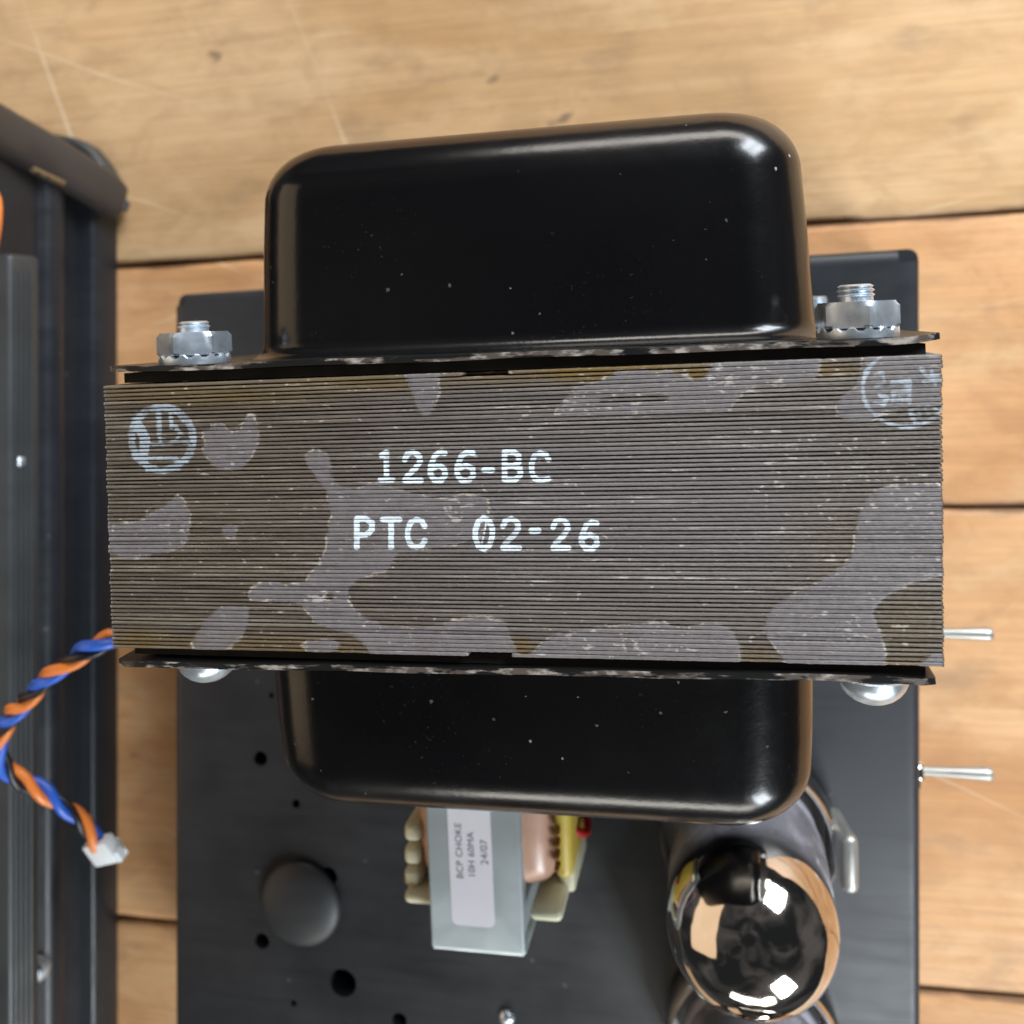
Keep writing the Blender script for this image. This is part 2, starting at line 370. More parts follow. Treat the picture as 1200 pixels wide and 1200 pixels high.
def tube(name, pts, rad, mat, parent=None, seg=10):
    pts = [Vector(p) for p in pts]; V, F = [], []
    up = Vector((0, 0, 1)); n = len(pts); prev = None
    for i, p in enumerate(pts):
        d = (pts[min(i + 1, n - 1)] - pts[max(i - 1, 0)]).normalized()
        if prev is None:
            a = d.cross(up if abs(d.z) < .9 else Vector((1, 0, 0))).normalized()
        else:
            a = (prev - d * prev.dot(d)).normalized()
        prev = a; b = d.cross(a)
        for k in range(seg):
            t = 2 * math.pi * k / seg
            V.append(tuple(p + a * (rad * math.cos(t)) + b * (rad * math.sin(t))))
    for i in range(n - 1):
        for k in range(seg):
            a, b = i * seg + k, i * seg + (k + 1) % seg
            F.append((a, b, b + seg, a + seg))
    F.append(tuple(range(seg))[::-1]); F.append(tuple(range((n - 1) * seg, n * seg)))
    return autosmooth(mesh_obj(name, V, F, mat, parent), 50)
def spline(ctrl, n):
    """Catmull-Rom through control points"""
    c = [np.array(p, float) for p in ctrl]; c = [2 * c[0] - c[1]] + c + [2 * c[-1] - c[-2]]
    out = []; m = len(c) - 3
    for i in range(n):
        t = i / (n - 1) * m; k = min(int(t), m - 1); t -= k
        a, b, d, e = c[k:k + 4]
        out.append(0.5 * ((2 * b) + (d - a) * t + (2 * a - 5 * b + 4 * d - e) * t * t + (3 * b - a - 3 * d + e) * t ** 3))
    return out
def empty(name, loc, label, cat, group=None):
    o = bpy.data.objects.new(name, None); col.objects.link(o); o.location = Vector(loc) * S; o.empty_display_size = 0.01
    o['label'] = label; o['category'] = cat
    if group: o['group'] = group
    return o
def tag(o, label, cat, group=None):
    o['label'] = label; o['category'] = cat
    if group: o['group'] = group
    return o

# ------------------------------------------------------------------ floor
floor = box('floor', (-420, -420, -24), (420, 420, -18.5), 'under', None, 0); floor['kind'] = 'structure'
def plank(x0, x1, y0, y1, mat, sag=0.0, zoff=0.0):
    nx, ny = 60, 10
    V, F, E = [], [], []
    ph = random.random() * 9
    for j in range(ny + 1):
        for i in range(nx + 1):
            x = x0 + (x1 - x0) * i / nx
            wob0 = 0.35 * math.sin(x * .045 + ph) + 0.25 * math.sin(x * .13 + ph * 2) + random.uniform(-.16, .16)
            wob1 = 0.35 * math.sin(x * .041 + ph + 2) + 0.25 * math.sin(x * .11 + ph) + random.uniform(-.16, .16)
            tt = j / ny
            yy0, yy1 = y0 + 0.36 + wob0 * .5, y1 - 0.36 + wob1 * .5
            ys = [0, 0.9, 2.2]
            L = yy1 - yy0
            s = [0, .6 / L, 2.0 / L, 5 / L, .25, .5, .75, 1 - 5 / L, 1 - 2.0 / L, 1 - .6 / L, 1][j]
            dz = [-1.3, -.35, -.05, 0, 0, 0, 0, 0, -.05, -.35, -1.3][j]
            V.append((x, yy0 + s * L, zoff + dz)); E.append([1, .85, .45, .1, 0, 0, 0, .1, .45, .85, 1][j])
    n0 = len(V)
    for j in range(ny):
        for i in range(nx):
            a = j * (nx + 1) + i; F.append((a, a + 1, a + nx + 2, a + nx + 1))
    # skirts down to the subfloor
    for j in (0, ny):
        base = len(V)
        for i in range(nx + 1):
            v = V[j * (nx + 1) + i]; V.append((v[0], v[1], -18)); E.append(1)
        for i in range(nx):
            a = j * (nx + 1) + i; F.append((a, a + 1, base + i + 1, base + i))
    o = mesh_obj('plank', V, F, mat, floor, True)
    at_ = o.data.attributes.new('edge', 'FLOAT', 'POINT'); at_.data.foreach_set('value', E)
    return o
ys = [-420, -300, -180, -52, 24.6, 150, 285, 420]
mats = ['wood_a', 'wood_b', 'wood_b', 'wood_b', 'wood_a', 'wood_b', 'wood_a']
for i in range(7): plank(-420, 420, ys[i], ys[i + 1], mats[i], zoff=random.uniform(-.15, .0))

# ------------------------------------------------------------------ amplifier chassis
ch = empty('amplifier_chassis', (-50, -90, 0), 'low black steel amplifier chassis carrying the big transformer', 'chassis')
a, b, c_, d_ = P(203, 345, ZCH), P(1079, 290, ZCH), P(1080, 1200, ZCH), P(203, 1200, ZCH)
k = 1.22
c2 = b + (c_ - b) * k; d2 = a + (d_ - a) * k
body = prism('body', [d2, c2, b, a], 1.5, ZCH, 'chassis', ch, 2.2, 4)
cut = bmesh.new()
def cyl(bm, p, r, z0, z1, seg=28):
    ret = bmesh.ops.create_cone(bm, cap_ends=True, segments=seg, radius1=r, radius2=r, depth=z1 - z0,
                                matrix=Matrix.Translation((p[0], p[1], (z0 + z1) / 2)))
hole_px = [(305, 889, 9.5), (347, 942, 5.5), (385, 1027, 11.5), (307, 1103, 10), (402, 1152, 17.5), (468, 1196, 9.5), (318, 815, 3.5), (344, 1176, 4)]
for u, v, r in hole_px: cyl(cut, P(u, v, ZCH), r * 225 / FPX, ZCH - 14, ZCH + 6)
# relief notches of the folded corners
for (u, v), s in (((1079, 290), 1), ((203, 345), -1)):
    p = P(u, v, ZCH); box_bm(cut, (p[0] - (4.6 if s > 0 else 1.2), p[1] - 2.9, ZCH - 2.6), (p[0] + (1.2 if s > 0 else 3.0), p[1] + 3, ZCH + 5), 0)
bmesh.ops.scale(cut, vec=(S, S, S), verts=cut.verts)
cme = bpy.data.meshes.new('cutter'); cut.to_mesh(cme); cut.free(); co = bpy.data.objects.new('cutter', cme); col.objects.link(co)
md = body.modifiers.new('b', 'BOOLEAN'); md.object = co; md.operation = 'DIFFERENCE'; md.solver = 'EXACT'
dg = bpy.context.evaluated_depsgraph_get(); nm = bpy.data.meshes.new_from_object(body.evaluated_get(dg))
body.modifiers.clear(); body.data = nm; nm.name = 'body'
bpy.data.objects.remove(co); autosmooth(body, 38)
for fx, fy in ((a, 1), (b, 1), (c2, -1), (d2, -1)):
    sx = 12 if fx[0] < 0 and fx is not b and fx is not c2 else -12
    lathe('rubber_foot', [(5.5, 0), (6, .4), (6, 1.4), (5.5, 2.4)], (fx[0] + sx, fx[1] - 12 * fy, 0), (0, 0, 1), 'rubber', ch, 20)

# black dome cap on the chassis
p = P(350, 1062, ZCH + 2)
prof = [(10.2, 0), (10.4, .8)] + [(10.4 * math.cos(t), 0.8 + 2.9 * math.sin(t)) for t in np.linspace(0.15, math.pi / 2 - .001, 9)]
cap = lathe('hole_plug', prof, (p[0], p[1], ZCH), (0, 0, 1), 'dark_plastic', None, 40, 60)
tag(cap, 'round black domed plug set among the holes of the chassis top', 'plug')

q = P(594, 1192, ZCH)
lathe('screw', [(1.9, 0), (1.8, .5), (1.1, 1.1), (0, 1.2)], (q[0], q[1], ZCH), (0, 0, 1), 'zinc', ch, 20)

# ------------------------------------------------------------------ power transformer
TL, TR, BL, BR = P(122, 452, ZTOP), P(1104, 415, ZTOP), P(132, 760, ZTOP), P(1106, 782, ZTOP)
cx, cy = (TL + TR + BL + BR)[:2] / 4
tr = empty('power_transformer', (cx, cy, ZCH), 'large black power transformer with stamped laminated core and two end bells', 'transformer')

# --- what is drawn on the core: patch outlines, ink strokes (photo pixels)
patches = [
 [(236,515),(240,505),(250,498),(262,498),(270,506),(280,506),(288,497),(290,484),(298,486),(304,502),(303,520),(296,537),(283,549),(266,552),(252,547),(240,535)],
 [(115,608),(127,610),(140,615),(155,612),(165,610),(172,602),(185,595),(200,590),(207,578),(215,585),(222,597),(222,625),(215,640),(200,647),(170,652),(150,655),(130,652),(115,652)],
 [(258,620),(268,614),(280,618),(274,630),(266,630)],
 [(218,760),(232,742),(243,722),(262,710),(280,712),(292,710),(292,725),(284,745),(270,762)],
 [(357,535),(362,528),(378,527),(387,535),(388,555),(395,570),(420,573),(438,565),(455,570),(490,580),(520,585),(535,579),(572,579),(573,612),(560,632),(520,640),(470,645),(460,655),(455,668),(430,675),(410,685),(406,700),(415,715),(430,725),(450,735),(480,737),(510,735),(530,727),(545,722),(570,722),(590,724),(595,740),(602,755),(608,765),(616,768),(625,762),(640,750),(655,742),(690,737),(720,735),(750,728),(775,728),(795,738),(815,732),(840,730),(858,740),(868,755),(868,790),(440,790),(430,755),(405,742),(380,735),(365,725),(356,712),(345,705),(320,705),(293,704),(292,690),(305,682),(325,683),(345,686),(360,678),(372,665),(380,645),(385,620),(388,600),(385,580),(375,565),(362,550)],
 [(352,755),(372,748),(395,750),(400,760),(380,765),(360,762)],
 [(474,420),(510,420),(515,455),(510,475),(500,490),(490,480),(482,465)],
 [(652,480),(660,468),(680,452),(700,448),(720,438),(730,434),(800,436),(818,448),(830,440),(845,405),(960,405),(960,443),(940,450),(905,450),(880,455),(862,468),(855,483),(800,483),(650,487)],
 [(1015,405),(1115,400),(1115,470),(1060,478),(1040,482),(1020,492),(1000,495),(985,490),(978,478),(985,465),(1000,455),(1008,440)],
 [(1032,570),(1050,567),(1116,565),(1116,672),(1080,680),(1050,690),(1030,705),(1020,720),(1030,735),(1038,755),(1038,800),(940,800),(910,762),(897,745),(896,728),(905,710),(930,695),(955,685),(980,668),(1000,650),(1003,620),(1005,600),(1015,585)],
 [(1072,790),(1082,770),(1095,766),(1116,765),(1116,790)],
]
holes = [[(700,468),(722,461),(785,463),(780,471),(705,473)], [(378,698),(388,694),(392,700),(384,705)]]
amber = [((715,435),(115,14),1.3),((815,437),(24,12),1.3),((965,434),(55,10),.9),((600,440),(110,12),.6),((165,750),(40,14),.7),((370,762),(60,8),.8),((612,760),(16,16),.8),((1065,730),(40,40),.45),((240,462),(150,16),.6),((420,448),(120,12),.7),((300,755),(160,12),.55),((1040,775),(60,9),.6),((480,765),(60,8),.5),((985,640),(60,60),.25),((885,770),(25,16),.6)]
G = {
 '1': [[(.18,.13),(.52,.02),(.52,.98)],[(.12,.98),(.95,.98)]],
 '2': [[(.06,.26),(.22,.06),(.55,0),(.88,.13),(.92,.33),(.65,.58),(.2,.84),(.06,1),(.98,1)]],
 '6': [[(.92,.03),(.62,0),(.32,.12),(.08,.5),(.08,.78),(.3,.99),(.7,1),(.94,.82),(.88,.57),(.55,.46),(.2,.56)]],
 'B': [[(.1,0),(.1,1),(.68,1),(.95,.82),(.92,.6),(.62,.5),(.1,.5)],[(.62,.5),(.86,.36),(.86,.12),(.62,0),(.1,0)]],
 'C': [[(.95,.24),(.8,.05),(.5,0),(.2,.1),(.04,.4),(.05,.66),(.2,.92),(.5,1),(.94,.94)]],
 'c': [[(.95,.24),(.8,.05),(.5,0),(.2,.1),(.04,.4),(.05,.66),(.2,.92),(.5,1),(.8,.94),(.95,.76)]],
 'P': [[(.14,1),(.14,0),(.6,0),(.92,.14),(.92,.4),(.62,.56),(.14,.56)]],
 'T': [[(.02,.02),(.98,.02)],[(.5,.02),(.5,1)]],
 '0': [[(.5,0),(.2,.12),(.05,.4),(.05,.65),(.22,.92),(.5,1),(.78,.9),(.95,.6),(.95,.35),(.8,.1),(.5,0)],[(.62,.2),(.4,.85)]],
 '-': [[(0,.5),(1,.5)]],
}
strokes = []
for ch_, x0, x1, y0, y1 in [('1',444,461,529,563),('2',473,494,530,563),('6',503,523,530,563),('6',534,556,530,563),('-',567,577,535,567),('B',589,611,530,562),('C',622,644,531,563),
        ('P',415,438,608,641),('T',448,469,608,641),('c',477,499,609,641),('0',556,578,607,643),('2',588,609,608,642),('-',623,631,606,638),('2',647,667,609,642),('6',680,701,612,643)]:
    for pl in G[ch_]:
        wd = 3.3 if not (ch_ == '0' and len(pl) == 2) else 1.0
        if ch_ == '-' and y0 == 606: wd = 3.8
        strokes.append(([(x0 + px * (x1 - x0), y0 + py * (y1 - y0)) for px, py in pl], wd))
def ell(cx_, cy_, rx, ry, a0, a1, n=26): return [(cx_ + rx * math.cos(t), cy_ + ry * math.sin(t)) for t in np.linspace(a0, a1, n)]
stamps = [(ell(190, 514, 36, 37, 0, 2 * math.pi), 4.2),
          ([(186, 478), (187, 515)], 3.0), ([(200, 482), (201, 500)], 2.6), ([(160, 495), (170, 512), (168, 540)], 6.0), ([(152, 508), (158, 535)], 3),
          ([(202, 518), (224, 518)], 2.2), ([(176, 520), (200, 521)], 1.5), ([(165, 536), (208, 538)], 2.2), ([(206, 500), (212, 508), (206, 516)], 2), ([(172, 552), (210, 550)], 2),
          (ell(1062, 455, 51, 45, 0.25, 3.9, 40), 2.4), (ell(1062, 455, 51, 45, 3.9, 5.0, 16), .6),
          ([(1024, 440), (1034, 437), (1037, 448), (1026, 452)], 2.0), ([(1030, 462), (1040, 466), (1036, 474), (1024, 472)], 2.0),
          ([(1046, 449), (1064, 447), (1062, 458), (1047, 461)], 3.4), ([(1047, 468), (1064, 468)], 2.2), ([(1066, 444), (1066, 472)], 1.8),
          ([(1080, 432), (1086, 442), (1098, 440)], 2.4), ([(1092, 436), (1096, 452)], 2.0), ([(1082, 448), (1102, 446)], 1.6),
          ([(1072, 494), (1066, 482), (1076, 477), (1078, 487), (1070, 488)], 2.0), ([(1084, 478), (1092, 490)], 1.4), ([(1088, 476), (1098, 480)], 1.6)]
def seg_dist(px, py, poly):
    best = np.full(px.shape, 1e9)
    for (ax, ay), (bx, by) in zip(poly[:-1], poly[1:]):
        dx, dy = bx - ax, by - ay; L = dx * dx + dy * dy + 1e-9
        t = np.clip(((px - ax) * dx + (py - ay) * dy) / L, 0, 1)
        best = np.minimum(best, np.hypot(px - ax - t * dx, py - ay - t * dy))
    return best
def smooth_poly(poly, it=2):
    for _ in range(it):
        q = []
        for (ax, ay), (bx, by) in zip(poly, poly[1:] + poly[:1]):
            q += [(ax * .75 + bx * .25, ay * .75 + by * .25), (ax * .25 + bx * .75, ay * .25 + by * .75)]
        poly = q
    return poly
def poly_sdf(px, py, poly):
    poly = smooth_poly(poly, 1); cl = poly + poly[:1]
    d = seg_dist(px, py, cl); ins = np.zeros(px.shape, bool)
    for (ax, ay), (bx, by) in zip(cl[:-1], cl[1:]):
        cond = ((ay > py) != (by > py)) & (px < (bx - ax) * (py - ay) / (by - ay + 1e-12) + ax)
        ins ^= cond
    return np.where(ins, -d, d)

NL = 66; NX = 520
ROWS = [(-.5, -0.75, 0.0), (-.43, -0.16, .35), (-.2, 0.0, 1.0), (.2, 0.0, 1.0), (.43, -0.16, .35), (.5, -0.75, 0.0)]
all_v = []
for i in range(NL):
    t0 = (i + .5) / NL
    le = TL + (BL - TL) * t0; re = TR + (BR - TR) * t0
    jl, jr = rng.uniform(-.14, .10), rng.uniform(-.08, .09)
    s = np.linspace(0, 1, NX + 1)
    X = (le[0] + jl) + (re[0] + jr - le[0] - jl) * s; Yb = le[1] + (re[1] - le[1]) * s
    pitch = abs(TL[1] - BL[1]) / NL; wdt = pitch * rng.uniform(.66, .92)
    lift = rng.normal(0, .05); ph = rng.uniform(0, 6, 4)
    wav = .03 * np.sin(X * .11 + ph[0]) + .02 * np.sin(X * .31 + ph[1])
    V = np.zeros((len(ROWS), NX + 1, 3)); ridge = np.zeros((len(ROWS), NX + 1))
    for j, (o, dz, rg) in enumerate(ROWS):
        V[j, :, 0] = X; V[j, :, 1] = Yb - o * wdt + rng.normal(0, .012, NX + 1); V[j, :, 2] = ZTOP + lift + wav + dz + rng.normal(0, .010, NX + 1)
        ridge[j] = rg
    all_v.append((V, ridge, wdt))
VV = np.stack([v[0] for v in all_v])
PU, PV = proj(VV)
sd = np.full(PU.shape, 1e3)
for pl in patches: sd = np.minimum(sd, poly_sdf(PU, PV, pl))
for h in holes: sd = np.maximum(sd, -poly_sdf(PU, PV, h))
ink = np.full(PU.shape, 1e3)
for pl, wd in strokes: ink = np.minimum(ink, seg_dist(PU, PV, pl) - wd)
stp = np.full(PU.shape, 1e3)
for pl, wd in stamps: stp = np.minimum(stp, seg_dist(PU, PV, pl) - wd)
am = np.zeros(PU.shape)
for (ax, ay), (rx, ry), kk in amber: am = np.maximum(am, kk * np.clip(1.35 - np.hypot((PU - ax) / rx, (PV - ay) / ry), 0, 1))
cr = np.zeros(PU.shape)
for ax, ay, rx, ry in ((545,598,30,26),(700,480,70,8),(920,518,22,14),(380,700,24,16),(205,622,16,26),(365,760,45,10),(690,470,40,30),(720,757,90,18),(1000,740,60,25),(860,440,90,16),(540,435,60,8),(980,560,120,60)): cr = np.maximum(cr, np.clip(1.4 - np.hypot((PU - ax) / rx, (PV - ay) / ry), 0, 1) * (.55 if rx > 100 else 1))
mv = np.clip((PU - 330) / 260, 0, 1) * np.clip(1.25 - np.abs(PV - 590) / 190, 0, 1) * np.clip((1130 - PU) / 250, .35, 1)  # mauve sheen over centre and right, painted into the sheet colour
fill = np.clip(.5 - sd / 3, 0, 1) * .52                 # paint fills the grooves
inkf = np.clip(.5 - ink / 2, 0, 1) * .22
fl = np.maximum(fill, inkf)
for i in range(NL):
    for j, (o, dz, rg) in enumerate(ROWS):
        VV[i, j, :, 2] -= dz * fl[i, j]
        VV[i, j, :, 1] -= o * (.91 * pitch - all_v[i][2]) * np.clip(fill[i, j] / .52, 0, 1)
        VV[i, j, :, 2] += .05 * fill[i, j]
        all_v[i][1][j] = rg + (1 - rg) * fl[i, j] * .8
    # the notch in the outermost sheets
    if i < 1: VV[i, :, :, 2] -= 2.2 * ((PU[i] > 541) & (PU[i] < 594))
    if i >= NL - 1: VV[i, :, :, 2] -= 2.2 * ((PU[i] > 549) & (PU[i] < 599))
nr = len(ROWS)
faces = []
for j in range(nr - 1):
    for q in range(NX):
        a0 = j * (NX + 1) + q; faces.append((a0, a0 + NX + 1, a0 + NX + 2, a0 + 1))
NT0 = nr * (NX + 1)
for i in range(NL):
    V, ridge, wdt = all_v[i]; V = VV[i]
    verts = [tuple(v) for v in V.reshape(-1, 3)]
    zb = ZCH + .3
    # bottom corners and the four side walls of the sheet
    A, B, C, D = V[0, 0], V[0, -1], V[-1, -1], V[-1, 0]
    verts += [(A[0], A[1], zb), (B[0], B[1], zb), (C[0], C[1], zb), (D[0], D[1], zb)]
    f = list(faces)
    f.append(tuple([NT0, NT0 + 1] + [q for q in range(NX, -1, -1)]))
    f.append(tuple([NT0 + 2, NT0 + 3] + [(nr - 1) * (NX + 1) + q for q in range(0, NX + 1)]))
    f.append(tuple([NT0 + 3, NT0] + [j * (NX + 1) for j in range(nr)]))
    f.append(tuple([NT0 + 1, NT0 + 2] + [j * (NX + 1) + NX for j in range(nr - 1, -1, -1)]))
    f.append((NT0, NT0 + 3, NT0 + 2, NT0 + 1))
    me = bpy.data.meshes.new('lamination')
    me.from_pydata((np.array(verts) * S).tolist(), [], f); me.update()
    for nme, arr in (('patch', sd[i]), ('ink', ink[i]), ('stamp', stp[i]), ('amber', am[i]), ('mauve_sheen', mv[i]), ('ridge', ridge), ('crumb', cr[i])):
        vals = np.concatenate([np.clip(arr.reshape(-1), -50, 50), np.full(4, 0 if nme in ('amber', 'mauve_sheen', 'ridge', 'crumb') else 50)])
        at_ = me.attributes.new(nme, 'FLOAT', 'POINT'); at_.data.foreach_set('value', vals.astype(np.float32))
    sm = np.zeros(len(me.polygons), bool); sm[:len(faces)] = True; me.polygons.foreach_set('use_smooth', sm)
    link('lamination', me, 'lam', tr)

# --- flanges (rim sheets) and end bells
def bell(sgn, fl_px, gap_px, half_w, depth, zc, half_h, xmid):
    """sgn +1: the bell at the back, -1 the one in front"""
    pl, pr = P(*fl_px[0], ZTOP), P(*fl_px[1], ZTOP)
    yf = (pl[1] + pr[1]) / 2                      # middle of the flange sheet at the top
    ys0 = (TL[1] + TR[1]) / 2 if sgn > 0 else (BL[1] + BR[1]) / 2
    # insulating sheet filling the gap, set back
    th0, th1 = sorted((ys0 + sgn * .05, yf - sgn * .5))
    g0, g1 = P(*gap_px[0], ZTOP - 1.5)[0], P(*gap_px[1], ZTOP - 1.5)[0]
    box('insulating_sheet', (g0, th0, ZCH + 1), (g1, th1, ZTOP - 1.6), 'gap', tr, 0)
    V, F = [], []
    dirx = 1
    # flange: thin sheet with softly bent outer edges
    nx_ = 60
    for side in (-1, 1):
        for q in range(nx_ + 1):
            x = pl[0] + (pr[0] - pl[0]) * q / nx_
            y = pl[1] + (pr[1] - pl[1]) * q / nx_ + .10 * math.sin(x * .2) * .6
            e = min(q, nx_ - q) / nx_
            y += sgn * ((0.5 if q > nx_ / 2 else .12) * max(0, 1 - e / .07) ** 2)
            zt = ZTOP + .02 + .08 * math.sin(x * .5 + sgn) + random.uniform(-.06, .06) - 1.2 * max(0, 1 - e / .012)
            V += [(x, y + side * .42, zt), (x, y + side * .42, ZCH)]
    n = 2 * (nx_ + 1)
    for q in range(nx_):
        a0 = 2 * q
        F += [(a0, a0 + 1, a0 + 3, a0 + 2), (n + a0, n + a0 + 2, n + a0 + 3, n + a0 + 1), (a0, a0 + 2, n + a0 + 2, n + a0), (a0 + 1, n + a0 + 1, n + a0 + 3, a0 + 3)]
    F += [(0, n, n + 1, 1), (n - 2, n - 1, 2 * n - 1, 2 * n - 2)]
    bl_name = 'end_bell'
    # bell: loft of rounded rectangles along Y
    rc = 11.0; re_ = 9.5; rf = 2.6
    prof = []                                      # (distance from flange face, inset)
    for t in np.linspace(0, math.pi / 2, 7): prof.append((rf * (1 - math.cos(t)), -rf * (1 - math.sin(t))))
    prof.append((depth * .5, .5))
    for t in np.linspace(0, math.pi / 2, 14): prof.append((depth - re_ + re_ * math.sin(t), .9 + re_ * (1 - math.cos(t))))
    BV, BF = [], []; ring = 0
    yb = yf + sgn * .45
    for h, ins in prof:
        w_, h_ = half_w - ins, half_h - ins; r = max(rc - ins * .55, 2.0)
        pts = []
        for (sx, sz, a0) in ((1, 1, 0), (-1, 1, math.pi / 2), (-1, -1, math.pi), (1, -1, 1.5 * math.pi)):
            for t in np.linspace(a0, a0 + math.pi / 2, 12):
                pts.append((sx * (w_ - r) + r * math.cos(t), sz * (h_ - r) + r * math.sin(t)))
        ring = len(pts)
        for px_, pz_ in pts: BV.append((xmid + px_, yb + sgn * h, zc + pz_))
    nrg = len(prof)
    for i in range(nrg - 1):
        for q in range(ring):
            a0, b0 = i * ring + q, i * ring + (q + 1) % ring
            BF.append((a0, b0, b0 + ring, a0 + ring))
    # inner face cap as a grid-free fan with a slight crown
    ci = len(BV); BV.append((xmid, yb + sgn * (depth + .25), zc))
    for q in range(ring): BF.append(((nrg - 1) * ring + q, (nrg - 1) * ring + (q + 1) % ring, ci))
    bo = mesh_obj(bl_name, BV, BF, 'enamel', tr, True)
    fo = mesh_obj('flange', V, F, 'flange', bo); autosmooth(fo, 40)
    return bo, yf
zc = (ZTOP + ZCH) / 2
bb, yfT = bell(1, ((125, 432), (1103, 397)), ((145, 440), (1084, 408)), 41.3, 0, zc, 37.0, -28.9) if False else (None, None)
def make_bells():
    yT = (P(125, 434, ZTOP)[1] + P(1103, 399, ZTOP)[1]) / 2
    yB = (P(135, 778, ZTOP)[1] + P(1098, 797, ZTOP)[1]) / 2
    b1, _ = bell(1, ((124, 434), (1104, 398)), ((145, 440), (1085, 408)), 43.3, 30.8 - yT - .45, zc, 36.5, -29.2)
    b2, _ = bell(-1, ((133, 778), (1099, 797)), ((158, 770), (1085, 790)), 42.7, yB + 75.0 - .45, zc, 36.5, -30.8)
    b1['label'] = 'deep glossy black end bell on the side of the nuts'; b2['label'] = 'glossy black end bell on the side of the bolt heads'
    return yT, yB
yT, yB = make_bells()

# --- through bolts: keps nut behind, domed head in front
def bolt(x, z, turn, stub):
    prof = [(2.2, 0)]
    y0 = yT + .45; L = y0 - (yB - .45)
    # shank + thread stub (axis +Y), starting at the front flange
    n = 5; hh = L + 5.4; prof = [(2.2, 0.0), (2.2, hh)]
    h = hh
    while h < L + 5.2 + stub: prof += [(2.38, h + .12), (2.38, h + .22), (2.02, h + .5)]; h += .62
    prof += [(2.3, h + .1), (1.9, h + .35), (0, h + .35)]
    bo = lathe('bolt', prof, (x, yB - .45, z), (0, 1, 0), 'zinc', tr, 24, 30)
    # domed head
    hp = [(5.6, 0), (5.8, .4), (5.2, .9)] + [(4.7 * math.cos(t), .8 + 4.1 * math.sin(t)) for t in np.linspace(.05, math.pi / 2 - .001, 8)]
    lathe('bolt_head', hp, (x, yB - .46, z), (0, -1, 0), 'zinc', bo, 32, 40)
    # toothed washer
    lathe('toothed_washer', [(3, 0), (5.15, 0), (5.25, .5), (5.2, 1.05), (4.6, 1.3), (3, 1.3)], (x, y0 + .02, z), (0, 1, 0), 'zinc', bo, 60, 30,
          jag=lambda r, h, k: (.22 if (k // 2) % 2 else -.22) * (1 if r > 4 and h > .9 else 0))
    # hex nut with chamfered corners
    bm = bmesh.new(); R0 = 5.45; rows = [(0.93, 0), (1.0, .35), (1.0, 2.75), (.90, 3.4)]
    seg = 48; rings = []
    for kf, h in rows:
        rg = []
        for q in range(seg):
            a_ = 2 * math.pi * q / seg + turn; m = (2 * math.pi * q / seg) % (math.pi / 3) - math.pi / 6
            rr = R0 * math.cos(math.pi / 6) / math.cos(m)
            if kf < 1: rr = min(rr, R0 * kf)
            rg.append(bm.verts.new((x + rr * math.cos(a_), y0 + 1.32 + h, z + rr * math.sin(a_))))
        rings.append(rg)
    for i in range(len(rings) - 1):
        for q in range(seg): bm.faces.new((rings[i][q], rings[i][(q + 1) % seg], rings[i + 1][(q + 1) % seg], rings[i + 1][q]))
    bm.faces.new(rings[0]); bm.faces.new(rings[-1])
    autosmooth(bm_obj('hex_nut', bm, 'zinc', bo), 22)
zb_ = ZTOP - 7.5
bolt(P(228, 405, zb_)[0], zb_, math.pi / 2 + .06, .3)
bolt(P(1004, 372, zb_)[0], zb_, math.pi / 2 - .16, 1.3)
for u in (211, 1026): bolt(P(u, 390, zb_)[0], ZCH + 13, .3, 1.2)

# ------------------------------------------------------------------ vacuum tubes
def vtube(x, y, label, turn=0.0):
    t = empty('vacuum_tube', (x, y, ZCH), label, 'tube', 'vacuum tubes on the chassis')
    lathe('tube_base', [(14.5, 0), (15, .5), (15, 9), (14.2, 10.5), (0, 10.5)], (x, y, ZCH), (0, 0, 1), 'tube_base', t, 40)
    rg = 15.8
    prof = [(13.6, 9.5), (14.8, 12), (rg, 16), (rg, 38)] + [(rg * math.cos(a_), 38 + 14.6 * math.sin(a_)) for a_ in np.linspace(.08, math.pi / 2 - .001, 18)]
    me = lathe('glass_envelope', prof, (0, 0, 0), (0, 0, 1), 'tube', None, 64, 80)
    me.location = Vector((0, 0, 0)); me.parent = t
    bm = bmesh.new()
    box_bm(bm, (x - 11.5, y - 9, ZCH + 11), (x + 11.5, y + 9, ZCH + 33), 4.5, 4)
    autosmooth(bm_obj('anode_plate', bm, 'anode', t), 30)
    lathe('mica_disc', [(12.5, 0), (12.5, .4), (0, .4)], (x, y, ZCH + 34), (0, 0, 1), 'mica', t, 24)
    # bright retaining ring with a bent clip
    ring = lathe('retaining_ring', [(16.2, 1.2), (18.6, 1.0), (19.1, 3), (18.9, 9.5), (18.2, 10.6), (17.5, 10.0), (17.9, 8.6), (17.8, 3.4), (16.2, 2.6)], (x, y, ZCH), (0, 0, 1), 'steel', t, 64, 40)
    bm = bmesh.new(); box_bm(bm, (17.2, -6.0, 1.5), (20.8, 6.0, 15.5), 1.6, 4)
    bmesh.ops.rotate(bm, verts=bm.verts, cent=(21, 0, 6), matrix=Matrix.Rotation(math.radians(10), 3, 'Y'))
    bmesh.ops.rotate(bm, verts=bm.verts, cent=(0, 0, 0), matrix=Matrix.Rotation(turn, 3, 'Z'))
    bmesh.ops.translate(bm, verts=bm.verts, vec=(x, y, ZCH))
    autosmooth(bm_obj('clip', bm, 'nickel', ring), 40)
    return t
p = P(881, 1089, 90)
vtube(p[0], p[1], 'mirror-topped glass tube standing right beside the transformer end bell', -.02)
vtube(p[0] - .5, p[1] - 45, 'mirror-topped glass tube standing in front of the other tube', -1.2)

